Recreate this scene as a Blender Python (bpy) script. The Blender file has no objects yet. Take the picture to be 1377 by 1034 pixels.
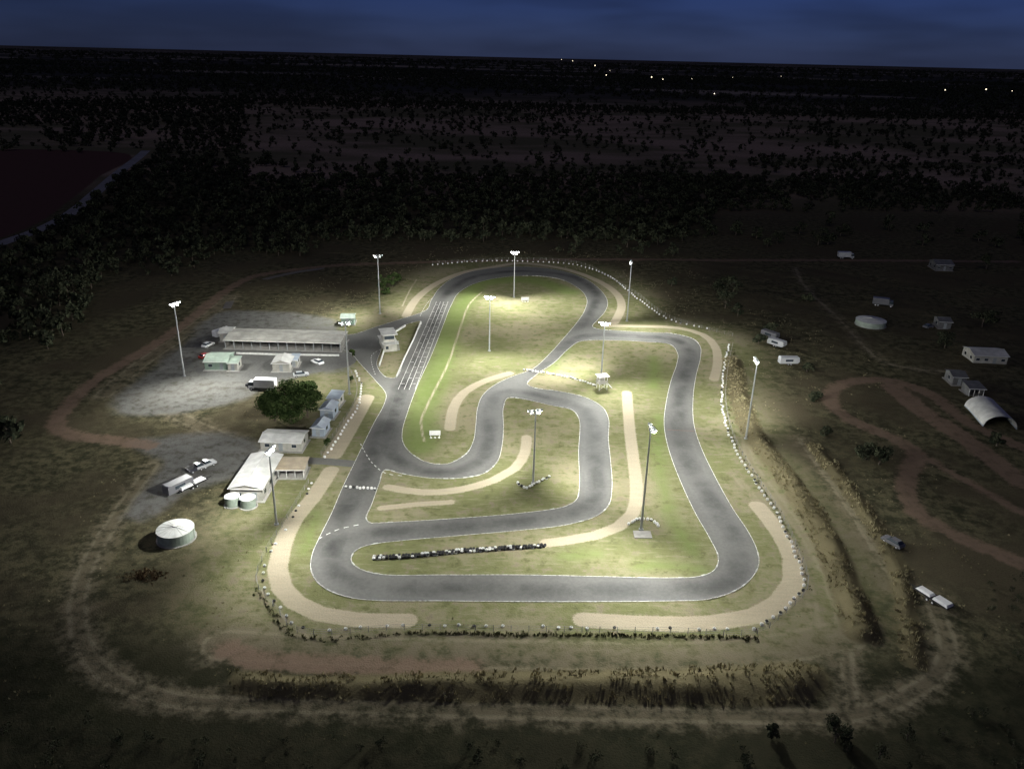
import bpy, math, random
import numpy as np
from mathutils import Matrix, Vector
random.seed(7); rng=np.random.default_rng(7)
sc=bpy.context.scene
# ------------------------------------------------------------------ camera / survey
H=90.0; F=1072.0; CX,CY=688.5,517.0
R=(Matrix.Rotation(math.radians(90-22.4),3,'X') @ Matrix.Rotation(math.radians(1.35),3,'Z'))
Rn=np.array(R)
cam=bpy.data.cameras.new("camera"); camo=bpy.data.objects.new("camera",cam); sc.collection.objects.link(camo)
camo.matrix_world=Matrix.Translation((0,0,H)) @ R.to_4x4()
cam.sensor_width=36; cam.lens=F/1377*36; cam.clip_end=100000; cam.clip_start=1
sc.camera=camo
sc.view_settings.view_transform='Standard'; sc.view_settings.look='None'; sc.view_settings.exposure=0
def g(px,py):
    d=Rn@np.array([px-CX,-(py-CY),-F]); t=-H/d[2]; return (d[0]*t,d[1]*t)
def G(pts): return [g(*p) for p in pts]
def proj(x,y,z=0):
    p=np.stack([x,y,np.zeros_like(x)+z-H],0); c=Rn.T@p.reshape(3,-1)
    d=-c[2]; d=np.where(d<1,1,d)
    return (CX+F*c[0]/d),(CY-F*c[1]/d)
def height_at(base,top):
    bx,by=g(*base); r=math.hypot(bx,by)
    d=Rn@np.array([top[0]-CX,-(top[1]-CY),-F]); k=by/d[1]
    return H+d[2]*k
def smooth(pts,closed=False,step=1.0):
    P=[np.array(p,float) for p in pts]; n=len(P); out=[]
    rngi=range(n if closed else n-1)
    for i in rngi:
        if closed: a,b,c,d=P[(i-1)%n],P[i],P[(i+1)%n],P[(i+2)%n]
        else: a,b,c,d=P[max(i-1,0)],P[i],P[i+1],P[min(i+2,n-1)]
        def tk(t,p,q): return t+max(np.linalg.norm(q-p),1e-4)**0.5
        t0=0;t1=tk(t0,a,b);t2=tk(t1,b,c);t3=tk(t2,c,d)
        m=max(1,int(np.linalg.norm(c-b)/step))
        for k in range(m):
            t=t1+(t2-t1)*k/m
            A1=(t1-t)/(t1-t0)*a+(t-t0)/(t1-t0)*b; A2=(t2-t)/(t2-t1)*b+(t-t1)/(t2-t1)*c; A3=(t3-t)/(t3-t2)*c+(t-t2)/(t3-t2)*d
            B1=(t2-t)/(t2-t0)*A1+(t-t0)/(t2-t0)*A2; B2=(t3-t)/(t3-t1)*A2+(t-t1)/(t3-t1)*A3
            out.append((t2-t)/(t2-t1)*B1+(t-t1)/(t2-t1)*B2)
    if not closed: out.append(P[-1])
    return np.array(out)
def resample(pl,step,closed=False):
    p=np.array(pl)
    if closed: p=np.vstack([p,p[:1]])
    s=np.r_[0,np.cumsum(np.linalg.norm(np.diff(p,axis=0),axis=1))]
    n=max(2,int(s[-1]/step)); t=np.linspace(0,s[-1],n+1)
    q=np.stack([np.interp(t,s,p[:,0]),np.interp(t,s,p[:,1])],1)
    return q[:-1] if closed else q
# ------------------------------------------------------------------ nodes / materials
class NT:
    def __init__(s,nt): s.nt=nt; nt.nodes.clear()
    def n(s,t,**k):
        nd=s.nt.nodes.new(t)
        for a,b in k.items(): setattr(nd,a,b)
        return nd
    def set(s,sock,v):
        if isinstance(v,bpy.types.NodeSocket): s.nt.links.new(v,sock)
        elif isinstance(v,(tuple,list)) and len(v)==3 and sock.type=='RGBA': sock.default_value=(*v,1)
        else: sock.default_value=v
    def math(s,op,a,b=0.0,clamp=False):
        nd=s.n('ShaderNodeMath',operation=op,use_clamp=clamp); s.set(nd.inputs[0],a); s.set(nd.inputs[1],b); return nd.outputs[0]
    def mix(s,f,a,b,bt='MIX'):
        nd=s.n('ShaderNodeMix',data_type='RGBA',blend_type=bt); s.set(nd.inputs[0],f); s.set(nd.inputs[6],a); s.set(nd.inputs[7],b); return nd.outputs[2]
    def noise(s,scale,detail=4,rough=0.55,vec=None,stretch=None):
        nd=s.n('ShaderNodeTexNoise'); nd.inputs['Scale'].default_value=scale; nd.inputs['Detail'].default_value=min(detail,3); nd.inputs['Roughness'].default_value=rough
        if vec is None: vec=s.n('ShaderNodeTexCoord').outputs['Object']
        if stretch:
            m=s.n('ShaderNodeMapping'); m.inputs['Scale'].default_value=stretch; s.nt.links.new(vec,m.inputs['Vector']); vec=m.outputs[0]
        s.nt.links.new(vec,nd.inputs['Vector']); return nd.outputs['Fac']
    def rng(s,v,a,b,c=0.0,d=1.0,smooth=True):
        nd=s.n('ShaderNodeMapRange',interpolation_type='SMOOTHSTEP' if smooth else 'LINEAR'); s.set(nd.inputs[0],v)
        nd.inputs[1].default_value=a; nd.inputs[2].default_value=b; nd.inputs[3].default_value=c; nd.inputs[4].default_value=d; return nd.outputs[0]
    def attr(s,name): nd=s.n('ShaderNodeAttribute',attribute_name=name); return nd.outputs['Fac']
    def bump(s,h,dist=0.05,strength=0.6):
        nd=s.n('ShaderNodeBump'); s.set(nd.inputs['Height'],h); nd.inputs['Distance'].default_value=dist; nd.inputs['Strength'].default_value=strength; return nd.outputs[0]
    def out(s,col,rough=0.9,spec=0.3,normal=None,metal=0.0,emis=None,es=0,alpha=None):
        b=s.n('ShaderNodeBsdfPrincipled'); s.set(b.inputs['Base Color'],col); s.set(b.inputs['Roughness'],rough); b.inputs['Specular IOR Level'].default_value=spec
        b.inputs['Metallic'].default_value=metal
        if normal is not None: s.set(b.inputs['Normal'],normal)
        if emis: s.set(b.inputs['Emission Color'],emis); b.inputs['Emission Strength'].default_value=es
        if alpha is not None: s.set(b.inputs['Alpha'],alpha)
        o=s.n('ShaderNodeOutputMaterial'); s.nt.links.new(b.outputs[0],o.inputs[0])
    def outd(s,col,normal=None):
        b=s.n('ShaderNodeBsdfDiffuse'); s.set(b.inputs['Color'],col)
        if normal is not None: s.set(b.inputs['Normal'],normal)
        o=s.n('ShaderNodeOutputMaterial'); s.nt.links.new(b.outputs[0],o.inputs[0])
def newmat(name):
    m=bpy.data.materials.new(name); m.use_nodes=True; return m,NT(m.node_tree)
_mc={}
def paint(name,col,rough=0.6,var=0.25,scale=1.5,metal=0.0,spec=0.3,emis=None,es=0,corr=None):
    if name in _mc: return _mc[name]
    m,t=newmat(name)
    a=t.noise(scale,3); f=t.rng(a,0.3,0.75)
    dk=tuple(c*(1-var) for c in col); c=t.mix(f,dk,col)
    nrm=None
    if corr:
        w=t.n('ShaderNodeTexWave',wave_type='BANDS',bands_direction=corr); w.inputs['Scale'].default_value=1.3
        t.nt.links.new(t.n('ShaderNodeTexCoord').outputs['Object'],w.inputs['Vector'])
        nrm=t.bump(w.outputs['Fac'],0.04,0.7)
        c=t.mix(t.math('MULTIPLY',w.outputs['Fac'],0.2),c,tuple(v*0.6 for v in col))
    t.out(c,rough,spec,nrm,metal,emis,es); _mc[name]=m; return m
# ------------------------------------------------------------------ mesh builder
class MB:
    def __init__(s): s.v=[];s.f=[];s.m=[]
    def add(s,vs,fs,mi=0):
        o=len(s.v); s.v+= [tuple(v) for v in vs]; s.f+=[tuple(i+o for i in f) for f in fs]; s.m+=[mi]*len(fs)
    def box(s,x0,x1,y0,y1,z0,z1,mi=0,tx=0,ty=0):
        s.add([(x0,y0,z0),(x1,y0,z0),(x1,y1,z0),(x0,y1,z0),(x0+tx,y0+ty,z1),(x1-tx,y0+ty,z1),(x1-tx,y1-ty,z1),(x0+tx,y1-ty,z1)],
          [(3,2,1,0),(4,5,6,7),(0,1,5,4),(1,2,6,5),(2,3,7,6),(3,0,4,7)],mi)
    def cyl(s,a,b,r0,r1,n=10,mi=0,caps=True):
        a=Vector(a);b=Vector(b);d=(b-a).normalized(); u=d.orthogonal().normalized(); w=d.cross(u)
        vs=[];
        for p,r in((a,r0),(b,r1)):
            for i in range(n):
                t=2*math.pi*i/n; vs.append(p+u*math.cos(t)*r+w*math.sin(t)*r)
        fs=[(i,(i+1)%n,n+(i+1)%n,n+i) for i in range(n)]
        if caps: fs+= [tuple(range(n-1,-1,-1)),tuple(range(n,2*n))]
        s.add(vs,fs,mi)
    def prism(s,prof,y0,y1,mi=0,axis='y'):
        n=len(prof); vs=[(x,y0,z) for x,z in prof]+[(x,y1,z) for x,z in prof]
        if axis=='x': vs=[(y,x,z) for x,y,z in vs]
        s.add(vs,[(i,(i+1)%n,n+(i+1)%n,n+i) for i in range(n)]+[tuple(range(n-1,-1,-1)),tuple(range(n,2*n))],mi)
    def torus(s,c,R_,r,n=10,k=6,mi=0):
        vs=[];fs=[]
        for i in range(n):
            a=2*math.pi*i/n
            for j in range(k):
                b=2*math.pi*j/k; q=R_+r*math.cos(b); vs.append((c[0]+q*math.cos(a),c[1]+q*math.sin(a),c[2]+r*math.sin(b)*1.2))
                fs.append((i*k+j,((i+1)%n)*k+j,((i+1)%n)*k+(j+1)%k,i*k+(j+1)%k))
        s.add(vs,fs,mi)
    def obj(s,name,mats,parent=None,loc=None,rot=0,shade=False):
        me=bpy.data.meshes.new(name); me.from_pydata(s.v,[],s.f); me.polygons.foreach_set('material_index',s.m)
        for m in mats: me.materials.append(m)
        if shade: me.polygons.foreach_set('use_smooth',[True]*len(s.f))
        me.update(); o=bpy.data.objects.new(name,me); sc.collection.objects.link(o)
        if parent: o.parent=parent
        if loc is not None: o.location=loc; o.rotation_euler=(0,0,rot)
        return o
def npmesh(name,V,Q,mi,mats):
    me=bpy.data.meshes.new(name); V=np.asarray(V,np.float32);Q=np.asarray(Q,np.int32)
    me.vertices.add(len(V)); me.vertices.foreach_set('co',V.ravel())
    k=Q.shape[1]; me.loops.add(Q.size); me.loops.foreach_set('vertex_index',Q.ravel())
    me.polygons.add(len(Q)); me.polygons.foreach_set('loop_start',np.arange(len(Q),dtype=np.int32)*k)
    if mi is not None: me.polygons.foreach_set('material_index',np.asarray(mi,np.int32))
    for m in mats: me.materials.append(m)
    me.update(calc_edges=True); o=bpy.data.objects.new(name,me); sc.collection.objects.link(o); return o
def empty(name,loc,rot=0):
    o=bpy.data.objects.new(name,None); o.empty_display_size=1; sc.collection.objects.link(o); o.location=loc; o.rotation_euler=(0,0,rot); return o
# ------------------------------------------------------------------ traced layout
OUT=[(418,765),(426,782),(442,794),(468,803),(500,807),(600,808),(700,809),(800,809),(900,808),(950,806),(985,796),(1008,780),(1020,760),(1018,740),(1006,715),(986,685),(962,642),(942,600),(933,570),(932,535),(936,505),(942,480),(941,465),(930,455),(905,449),(870,447),(835,445),(806,443),(797,440),(803,431),(813,420),(817,406),(806,389),(782,373),(742,362),(692,359),(640,364),(610,374),(591,388),(580,404),(572,418),(540,429),(505,440),(478,449),(455,453),(452,466),(470,474),(485,490),(505,512),(519,530),(516,545),(504,567),(490,595),(476,624),(461,655),(446,690),(430,722),(420,745)]
ISA=[(541,580),(548,555),(560,522),(580,478),(595,440),(607,410),(618,393),(640,381),(670,374),(710,371),(750,375),(778,388),(789,402),(786,418),(775,435),(758,455),(740,475),(715,497),(690,506),(665,518),(649,532),(642,550),(640,570),(636,595),(625,612),(600,624),(575,622),(552,609),(542,595)]
ISB=[(782,459),(830,458),(870,460),(900,463),(911,475),(910,490),(903,510),(896,540),(893,570),(898,600),(912,640),(935,690),(955,725),(966,750),(960,767),(940,775),(900,777),(800,775),(700,773),(600,773),(510,772),(482,764),(472,752),(480,739),(500,732),(540,727),(620,720),(700,713),(760,706),(800,695),(818,680),(823,655),(821,620),(818,590),(818,562),(808,546),(785,534),(750,526),(720,522),(709,517),(720,505),(745,488),(765,469)]
ISC=[(518,632),(540,637),(580,643),(620,643),(650,637),(668,622),(675,600),(677,575),(677,548),(684,535),(700,536),(740,545),(768,551),(778,562),(778,610),(779,655),(775,672),(760,681),(700,690),(600,698),(530,702),(496,703),(492,698),(500,678),(510,650)]
ISP=[(565,432),(556,455),(545,478),(531,508),(521,508),(507,492),(512,472),(522,450),(545,437)]
outW=smooth(G(OUT),True,1.0); isl=[smooth(G(p),True,1.0) for p in (ISA,ISB,ISC,ISP)]
SAND=[([(445,632),(420,670),(395,700),(379,735),(373,765),(379,790),(398,810),(430,825),(480,833),(547,834)],1.9),
([(785,833),(880,838),(960,837),(1015,828),(1048,810),(1067,783),(1066,752),(1047,715),(1019,680)],2.0),
([(815,438),(870,439),(912,441),(945,450),(961,465),(965,488),(960,510)],1.5),
([(546,425),(560,402),(588,381),(625,366),(665,359),(700,354),(755,361),(800,376),(828,394),(836,412),(826,434)],1.7),
([(492,535),(478,560),(462,588),(447,612)],2.4),
([(685,502),(655,511),(625,527),(610,548),(605,576)],1.5),
([(708,588),(706,608),(692,630),(665,645),(620,658),(570,662),(522,655)],1.35),
([(606,675),(560,678),(513,683)],1.0),
([(843,528),(847,580),(852,620),(856,660),(851,690),(832,708),(800,720),(735,730)],1.5),
([(648,393),(632,408),(616,450),(602,490),(577,540),(566,568),(571,594)],0.35),
([(560,376),(548,396),(541,412)],0.3)]
RED=[([(1377,352),(1250,351),(1100,350),(950,350),(820,349),(700,350),(600,352),(480,356),(400,362),(340,372),(300,395),(255,430),(200,468),(130,510),(88,548),(75,570),(92,583),(140,591),(200,598)],1.9),
([(1377,602),(1300,568),(1250,530),(1200,512),(1150,513),(1118,525),(1122,548),(1150,568),(1205,590),(1232,608),(1218,645),(1232,688),(1290,722),(1377,758)],2.0),
([(1200,520),(1250,560),(1300,592),(1377,650)],3.0),
([(305,872),(330,884),(400,890),(520,897),(635,898)],1.7),
([(1232,608),(1290,640),(1377,690)],1.0)]
PALE=[([(205,625),(160,690),(118,760),(104,820),(114,870),(150,912),(230,940),(400,948),(700,956),(1000,962),(1150,960),(1230,930),(1275,880),(1250,800)],2.0),
([(985,480),(1000,560),(1010,620),(1060,690),(1110,770),(1135,850),(1140,910),(1150,960)],1.6),
([(1075,590),(1130,665),(1190,760),(1238,850),(1240,900)],1.3),
([(1070,360),(1080,382),(1130,430),(1200,490),(1290,500)],1.0),
([(1150,850),(1000,878),(700,880),(400,872),(300,866)],4.0),
([(310,400),(260,440),(190,490),(140,530)],3.0),
([(1120,862),(900,866),(620,862),(420,858)],.5),
([(160,520),(250,565),(330,600),(385,620)],2.5),
([(990,640),(1050,720),(1090,800),(1095,860)],1.4)]
FROAD=[(196,203),(186,212),(160,232),(128,260),(98,285),(60,306),(-20,335),(-120,372)]
GRAV=[[(300,420),(440,428),(470,470),(462,500),(430,500),(350,525),(300,545),(220,560),(160,555),(170,520),(230,480),(265,440)],
[(180,595),(250,588),(330,590),(340,625),(300,650),(240,665),(190,700),(165,695),(205,650),(215,620)]]
TALL=[([(985,485),(1008,575),(1056,640),(1108,720),(1160,850)],3.0,1.5),([(1095,600),(1150,670),(1205,760),(1230,890)],2.0,0.8)]
TALLP=[(312,905),(400,909),(640,903),(900,900),(1105,895),(1118,920),(1100,940),(700,943),(400,938),(310,930)]
GREEN=[([(640,385),(615,420),(595,480),(570,550),(565,600)],3.6),([(650,380),(710,376),(765,392)],4.0),([(880,480),(880,520)],.8),([(885,560),(888,640),(905,700),(935,745)],.6),([(760,468),(740,500)],.8),([(860,760),(900,762),(945,765)],.6),([(760,748),(800,745)],0.4),([(425,690),(412,740)],.2)]
FIELD=[(-60,203),(165,206),(130,240),(90,272),(40,305),(-60,335)]
# ------------------------------------------------------------------ SDF helpers
def dline(X,Y,pl,best=None):
    pl=np.array(pl); d=np.full(X.shape,1e9) if best is None else best
    for a,b in zip(pl[:-1],pl[1:]):
        e=b-a; L=max(e@e,1e-9); t=np.clip(((X-a[0])*e[0]+(Y-a[1])*e[1])/L,0,1)
        np.minimum(d,np.hypot(X-a[0]-t*e[0],Y-a[1]-t*e[1]),out=d)
    return d
def sband(X,Y,bands,lim=60):
    s=np.full(X.shape,-50.0)
    for b in bands:
        pl=smooth(G(b[0]),False,4.0); mn=pl.min(0)-12; mx=pl.max(0)+12
        k=(X>mn[0])&(X<mx[0])&(Y>mn[1])&(Y<mx[1])
        if k.any(): s[k]=np.maximum(s[k],b[1]-dline(X[k],Y[k],pl))
    return s
def inside(X,Y,poly):
    r=np.zeros(X.shape,bool); n=len(poly)
    for i in range(n):
        x0,y0=poly[i];x1,y1=poly[(i+1)%n]
        if y0==y1: continue
        c=((y0>Y)!=(y1>Y))&(X<(x1-x0)*(Y-y0)/(y1-y0)+x0); r^=c
    return r
def spoly(X,Y,poly):
    pl=smooth(poly,True,5.0); mn=pl.min(0)-65; mx=pl.max(0)+65
    s=np.full(X.shape,-60.0); k=(X>mn[0])&(X<mx[0])&(Y>mn[1])&(Y<mx[1])
    if k.any():
        d=dline(X[k],Y[k],np.vstack([pl,pl[:1]])); s[k]=np.where(inside(X[k],Y[k],pl),d,-d)
    return s
# ------------------------------------------------------------------ ground
def axis(lo,hi,st,gr,far_lo,far_hi):
    a=list(np.arange(lo,hi,st)); s=st
    while a[-1]<far_hi: s*=gr; a.append(a[-1]+s)
    b=[lo]; s=st
    while b[-1]>far_lo: s*=gr; b.append(b[-1]-s)
    return np.array(b[:0:-1]+a)
xs=axis(-150,150,0.7,1.08,-45000,45000); ys=axis(78,400,0.7,1.08,-3000,45000)
X,Y=np.meshgrid(xs,ys); X=X.ravel();Y=Y.ravel(); nx,ny=len(xs),len(ys)
A={}
A['sand']=sband(X,Y,SAND); A['red']=sband(X,Y,RED); A['pale']=sband(X,Y,PALE); A['green']=sband(X,Y,GREEN)
gr_=np.full(X.shape,-50.0)
for p in GRAV: gr_=np.maximum(gr_,spoly(X,Y,G(p)))
A['gravel']=gr_; A['field']=spoly(X,Y,G(FIELD))
tl=spoly(X,Y,G(TALLP)); tb=sband(X,Y,[(t[0],t[1]) for t in TALL]); A['tall']=np.maximum(tl,tb)
def ss(x,a,b): t=np.clip((x-a)/(b-a),0,1); return t*t*(3-2*t)
wob=lambda x,y:(np.sin(x*.31+1.3*np.sin(y*.17))*np.cos(y*.27+np.sin(x*.11))+.5*np.sin(x*.9+y*.6)*np.cos(y*.8))
def zof(X,Y,tl,t1,t2):
    w=wob(X,Y)
    return ss(tl,-0.5,3.5)*(1.0+.3*w)+ss(t1,-.3,2.6)*(1.1+.35*w)+ss(t2,-.3,2.0)*(.5+.25*w)
t1=sband(X,Y,[TALL[0][:2]]);t2=sband(X,Y,[TALL[1][:2]])
Z=zof(X,Y,tl,t1,t2)
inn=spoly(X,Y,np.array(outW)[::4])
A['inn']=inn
outer=ss(-inn,25,60); outer[Y>380]=0
Z=Z+outer*0.25*wob(X*.3,Y*.3)*(tl<-5)
ii=(np.arange(ny-1)[:,None]*nx+np.arange(nx-1)[None,:]).ravel()
Q=np.stack([ii,ii+1,ii+nx+1,ii+nx],1)
def ground_mat():
    m,t=newmat('ground_grass_and_dirt')
    n1=t.noise(0.035,3,.6); n2=t.noise(0.35,3,.72); n3=t.noise(3.0,3,.75); nst=t.noise(0.9,2,.65,stretch=(0.25,1.3,1)); fine=n3
    dry=t.mix(n3,(0.165,0.15,0.09),(0.28,0.255,0.162)); olive=t.mix(n3,(0.108,0.115,0.05),(0.18,0.185,0.088))
    c=t.mix(t.rng(t.math('ADD',t.math('MULTIPLY',n1,.6),t.math('MULTIPLY',n2,.4)),.44,.60),olive,dry)
    c=t.mix(t.math('MULTIPLY',t.rng(n2,.54,.66),.65),c,(0.18,0.15,0.11))
    c=t.mix(t.math('MULTIPLY',t.rng(nst,.5,.7),.4),c,(0.27,0.245,0.17))
    c=t.mix(t.math('MULTIPLY',t.rng(n2,.45,.30),.5),c,(0.075,0.085,0.038))
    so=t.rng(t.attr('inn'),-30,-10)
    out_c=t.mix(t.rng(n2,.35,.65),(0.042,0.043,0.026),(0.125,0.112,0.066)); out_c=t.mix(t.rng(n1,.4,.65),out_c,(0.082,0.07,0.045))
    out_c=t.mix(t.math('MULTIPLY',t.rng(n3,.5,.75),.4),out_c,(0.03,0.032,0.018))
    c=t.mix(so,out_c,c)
    sep=t.n('ShaderNodeSeparateXYZ'); t.nt.links.new(t.n('ShaderNodeTexCoord').outputs['Object'],sep.inputs[0])
    far=t.rng(sep.outputs['Y'],480,640)
    fc=t.noise(0.0011,3,.6,stretch=(.45,1,1)); fb=t.noise(0.006,3,.65,stretch=(.5,1,1))
    fcol=t.mix(t.rng(fb,.40,.60),(0.13,0.12,0.075),(0.33,0.245,0.19)); fcol=t.mix(t.rng(n2,.4,.7),fcol,t.mix(.5,fcol,(0.08,0.075,0.045)))
    vf=t.rng(sep.outputs['Y'],1300,2300); fcol=t.mix(vf,fcol,t.mix(t.rng(fc,.50,.62),(0.045,0.046,0.045),(0.24,0.205,0.175)))
    c=t.mix(far,c,fcol)
    near=t.rng(sep.outputs['Y'],112,98); c=t.mix(t.math('MULTIPLY',near,.8),c,t.mix(n2,(0.013,0.015,0.010),(0.035,0.035,0.022)))  # unlit foreground: darkness painted into the ground colour towards the camera
    c=t.mix(t.rng(t.math('ADD',t.attr('field'),t.math('MULTIPLY',n2,3)),0,2.5),c,t.mix(n2,(0.08,0.045,0.042),(0.115,0.066,0.056)))
    def edge(a,amp,lo,hi,nn=n2):
        return t.rng(t.math('ADD',t.attr(a),t.math('MULTIPLY',t.math('SUBTRACT',nn,.5),amp)),lo,hi)
    c=t.mix(t.math('MULTIPLY',edge('green',10,-3.0,2.0),.68),c,t.mix(n3,(0.10,0.145,0.036),(0.165,0.22,0.068)))
    brk=t.rng(n2,.32,.62,.15,1)
    c=t.mix(t.math('MULTIPLY',edge('pale',7,-2.4,1.2,n2),t.math('MULTIPLY',brk,.6)),c,t.mix(n3,(0.14,0.12,0.08),(0.25,0.215,0.15)))
    rut=t.rng(t.math('ABSOLUTE',t.math('SUBTRACT',t.math('ADD',t.attr('pale'),t.math('MULTIPLY',n2,.8)),1.2)),.7,.1)
    c=t.mix(t.math('MULTIPLY',rut,t.math('MULTIPLY',brk,.42)),c,(0.28,0.245,0.17))
    gv=t.mix(n2,(0.09,0.092,0.09),(0.21,0.205,0.19))
    c=t.mix(t.math('MULTIPLY',edge('gravel',14,-2.5,2.0,n1),t.rng(n2,.3,.55,.45,.95)),c,gv)
    c=t.mix(t.math('MULTIPLY',edge('red',4,-1.2,.6),t.rng(n2,.3,.55,.55,.85)),c,t.mix(n3,(0.15,0.105,0.078),(0.24,0.17,0.125)))
    c=t.mix(edge('tall',3,-.8,.6),c,t.mix(n3,(0.06,0.054,0.03),(0.17,0.145,0.085)))
    c=t.mix(edge('sand',1.5,-.15,.2,n3),c,t.mix(t.math('ADD',t.math('MULTIPLY',nst,.6),t.math('MULTIPLY',fine,.4)),(0.27,0.235,0.17),(0.45,0.395,0.29)))
    c=t.mix(t.math('MULTIPLY',t.rng(fine,.42,.6),.28),c,t.mix(.55,c,(0.02,0.02,0.01)))
    t.outd(c,t.bump(n3,.22,.6)); return m
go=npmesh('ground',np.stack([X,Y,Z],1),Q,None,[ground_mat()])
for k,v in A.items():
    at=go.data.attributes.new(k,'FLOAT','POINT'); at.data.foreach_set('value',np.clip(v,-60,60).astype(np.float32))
go.data.polygons.foreach_set('use_smooth',np.ones(len(Q),bool))
# ------------------------------------------------------------------ asphalt
def asphalt_mat(name,dk=(0.086,0.086,0.080),lt=(0.118,0.117,0.108)):
    m,t=newmat(name); a=t.noise(.08,3,.6); b=t.noise(1.2,3,.75); f=t.noise(12,2,.7)
    c=t.mix(t.rng(t.math('ADD',t.math('MULTIPLY',a,.5),t.math('MULTIPLY',b,.5)),.38,.62),dk,lt)
    c=t.mix(t.math('MULTIPLY',t.rng(f,.4,.7),.25),c,tuple(v*1.35 for v in lt))
    t.out(c,.8,.3,t.bump(f,.01,.4)); return m
def fill(name,loops,z,mat):
    cu=bpy.data.curves.new(name,'CURVE'); cu.dimensions='2D'; cu.fill_mode='BOTH'
    for lp in loops:
        s=cu.splines.new('POLY'); s.points.add(len(lp)-1)
        for i,p in enumerate(lp): s.points[i].co=(p[0],p[1],0,1)
        s.use_cyclic_u=True
    o=bpy.data.objects.new(name,cu); sc.collection.objects.link(o)
    dg=bpy.context.evaluated_depsgraph_get(); me=bpy.data.meshes.new_from_object(o.evaluated_get(dg))
    bpy.data.objects.remove(o); me.materials.clear(); me.materials.append(mat)
    o2=bpy.data.objects.new(name,me); sc.collection.objects.link(o2); o2.location=(0,0,z); return o2
fill('race_track',[outW]+isl,0.05,asphalt_mat('asphalt'))
apron=smooth(G([(300,466),(380,470),(455,474),(470,474),(480,484),(470,492),(430,500),(350,512),(290,512),(262,498),(270,480)]),True,2)
fill('car_park_pavement',[apron],0.02,asphalt_mat('old_asphalt',(0.07,0.07,0.066),(0.12,0.118,0.11)))
def ribbon(mb,pl,w,z,mi=0,off=0.0,closed=False):
    p=np.array(pl); n=len(p)
    if closed: tg=np.roll(p,-1,0)-np.roll(p,1,0)
    else: tg=np.gradient(p,axis=0)
    tg/=np.maximum(np.linalg.norm(tg,axis=1,keepdims=True),1e-6); nr=np.stack([-tg[:,1],tg[:,0]],1)
    a=p+nr*(off-w/2); b=p+nr*(off+w/2)
    vs=[(q[0],q[1],z) for q in a]+[(q[0],q[1],z) for q in b]
    fs=[(i,(i+1)%n,n+(i+1)%n,n+i) for i in range(n if closed else n-1)]
    mb.add(vs,fs,mi)
mb=MB(); ribbon(mb,smooth(G([(384,619),(430,620),(478,624)]),False,2),3.2,0.03); mb.obj('footpath',[asphalt_mat('path_asphalt')])
mb=MB(); ribbon(mb,smooth(G([(305,415),(330,385),(400,366),(470,358)]),False,2),3.0,0.03); ribbon(mb,smooth(G([(455,460),(400,464),(310,467)]),False,2),4,0.035)
mb.obj('access_road',[asphalt_mat('road_asphalt',(0.07,0.065,0.06),(0.12,0.11,0.10))])
mb=MB(); ribbon(mb,smooth(G(FROAD),False,6),8,0.04); mb.obj('farm_road',[asphalt_mat('gravel_road',(0.15,0.145,0.14),(0.24,0.235,0.22))])
def rubber_ribbon(lines):
    V=[];Fq=[];U=[]
    for L,w in lines:
        p=smooth(G(L),False,1.5); tg=np.gradient(p,axis=0); tg/=np.linalg.norm(tg,axis=1,keepdims=True); nr=np.stack([-tg[:,1],tg[:,0]],1)
        K=9; o=len(V); n=len(p)
        for j in range(K):
            u=j/(K-1)*2-1
            for i in range(n):
                q=p[i]+nr[i]*u*w; e=min(i,n-1-i)/8.0
                V.append((q[0],q[1],0)); U.append(max(0,(1-u*u))**1.3*min(1,e))
        for j in range(K-1):
            for i in range(n-1): a=o+j*n+i; Fq.append((a,a+1,a+n+1,a+n))
    m,t=newmat('tyre_rubber_film'); n=t.noise(.12,2,.6)
    al=t.math('MULTIPLY',t.attr('u'),t.rng(n,.3,.7,.12,.42)); t.out((0.03,0.031,0.031),.7,.3,alpha=al)
    return V,Fq,U,m
R1=[(520,790),(700,793),(900,793),(965,788),(994,765),(990,735),(968,690),(930,630),(913,580),(914,530),(925,490),(925,470),(905,456),(850,452),(800,450),(770,458),(740,485),(700,510)]
R2=[(560,790),(505,788),(462,778),(446,755),(456,732),(485,719),(560,713),(700,702),(770,690),(800,668),(800,620),(797,572),(782,549),(740,536),(700,527),(672,528),(659,550),(657,590),(645,620),(610,634),(560,631),(530,613),(526,590),(535,560),(557,490),(585,430),(598,398),(640,372),(700,365),(765,371),(800,393),(797,415),(775,445)]
R3=[(436,750),(462,690),(495,625),(520,565),(545,500)]
off=0.058
for nm,L,w in(('tyre_marks',R1,2.9),('tyre_marks',R2,2.6),('tyre_marks',R3,3.0)):
    V,Fq,U,m=rubber_ribbon([(L,w)]); 
    o=npmesh(nm,V,Fq,None,[m]); o.location.z=off; off+=0.004
    at=o.data.attributes.new('u','FLOAT','POINT'); at.data.foreach_set('value',np.array(U,np.float32))
def worn_white():
    m,t=newmat('worn_white_paint'); n=t.noise(1.8,3,.7); t.out(t.mix(t.rng(n,.35,.6),(0.28,0.28,0.26),(0.72,0.72,0.68)),.7,.3); return m
WW=worn_white()
mb=MB()
def lerp(a,b,t): return (a[0]+(b[0]-a[0])*t,a[1]+(b[1]-a[1])*t)
BL,BR,TL_,TR=g(531,524),g(562,524),g(584,406),g(605,406)
for u in(.14,.40,.62,.88): ribbon(mb,[lerp(lerp(BL,BR,u),lerp(TL_,TR,u),t) for t in np.linspace(0,1,20)],.12,.075)
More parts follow.
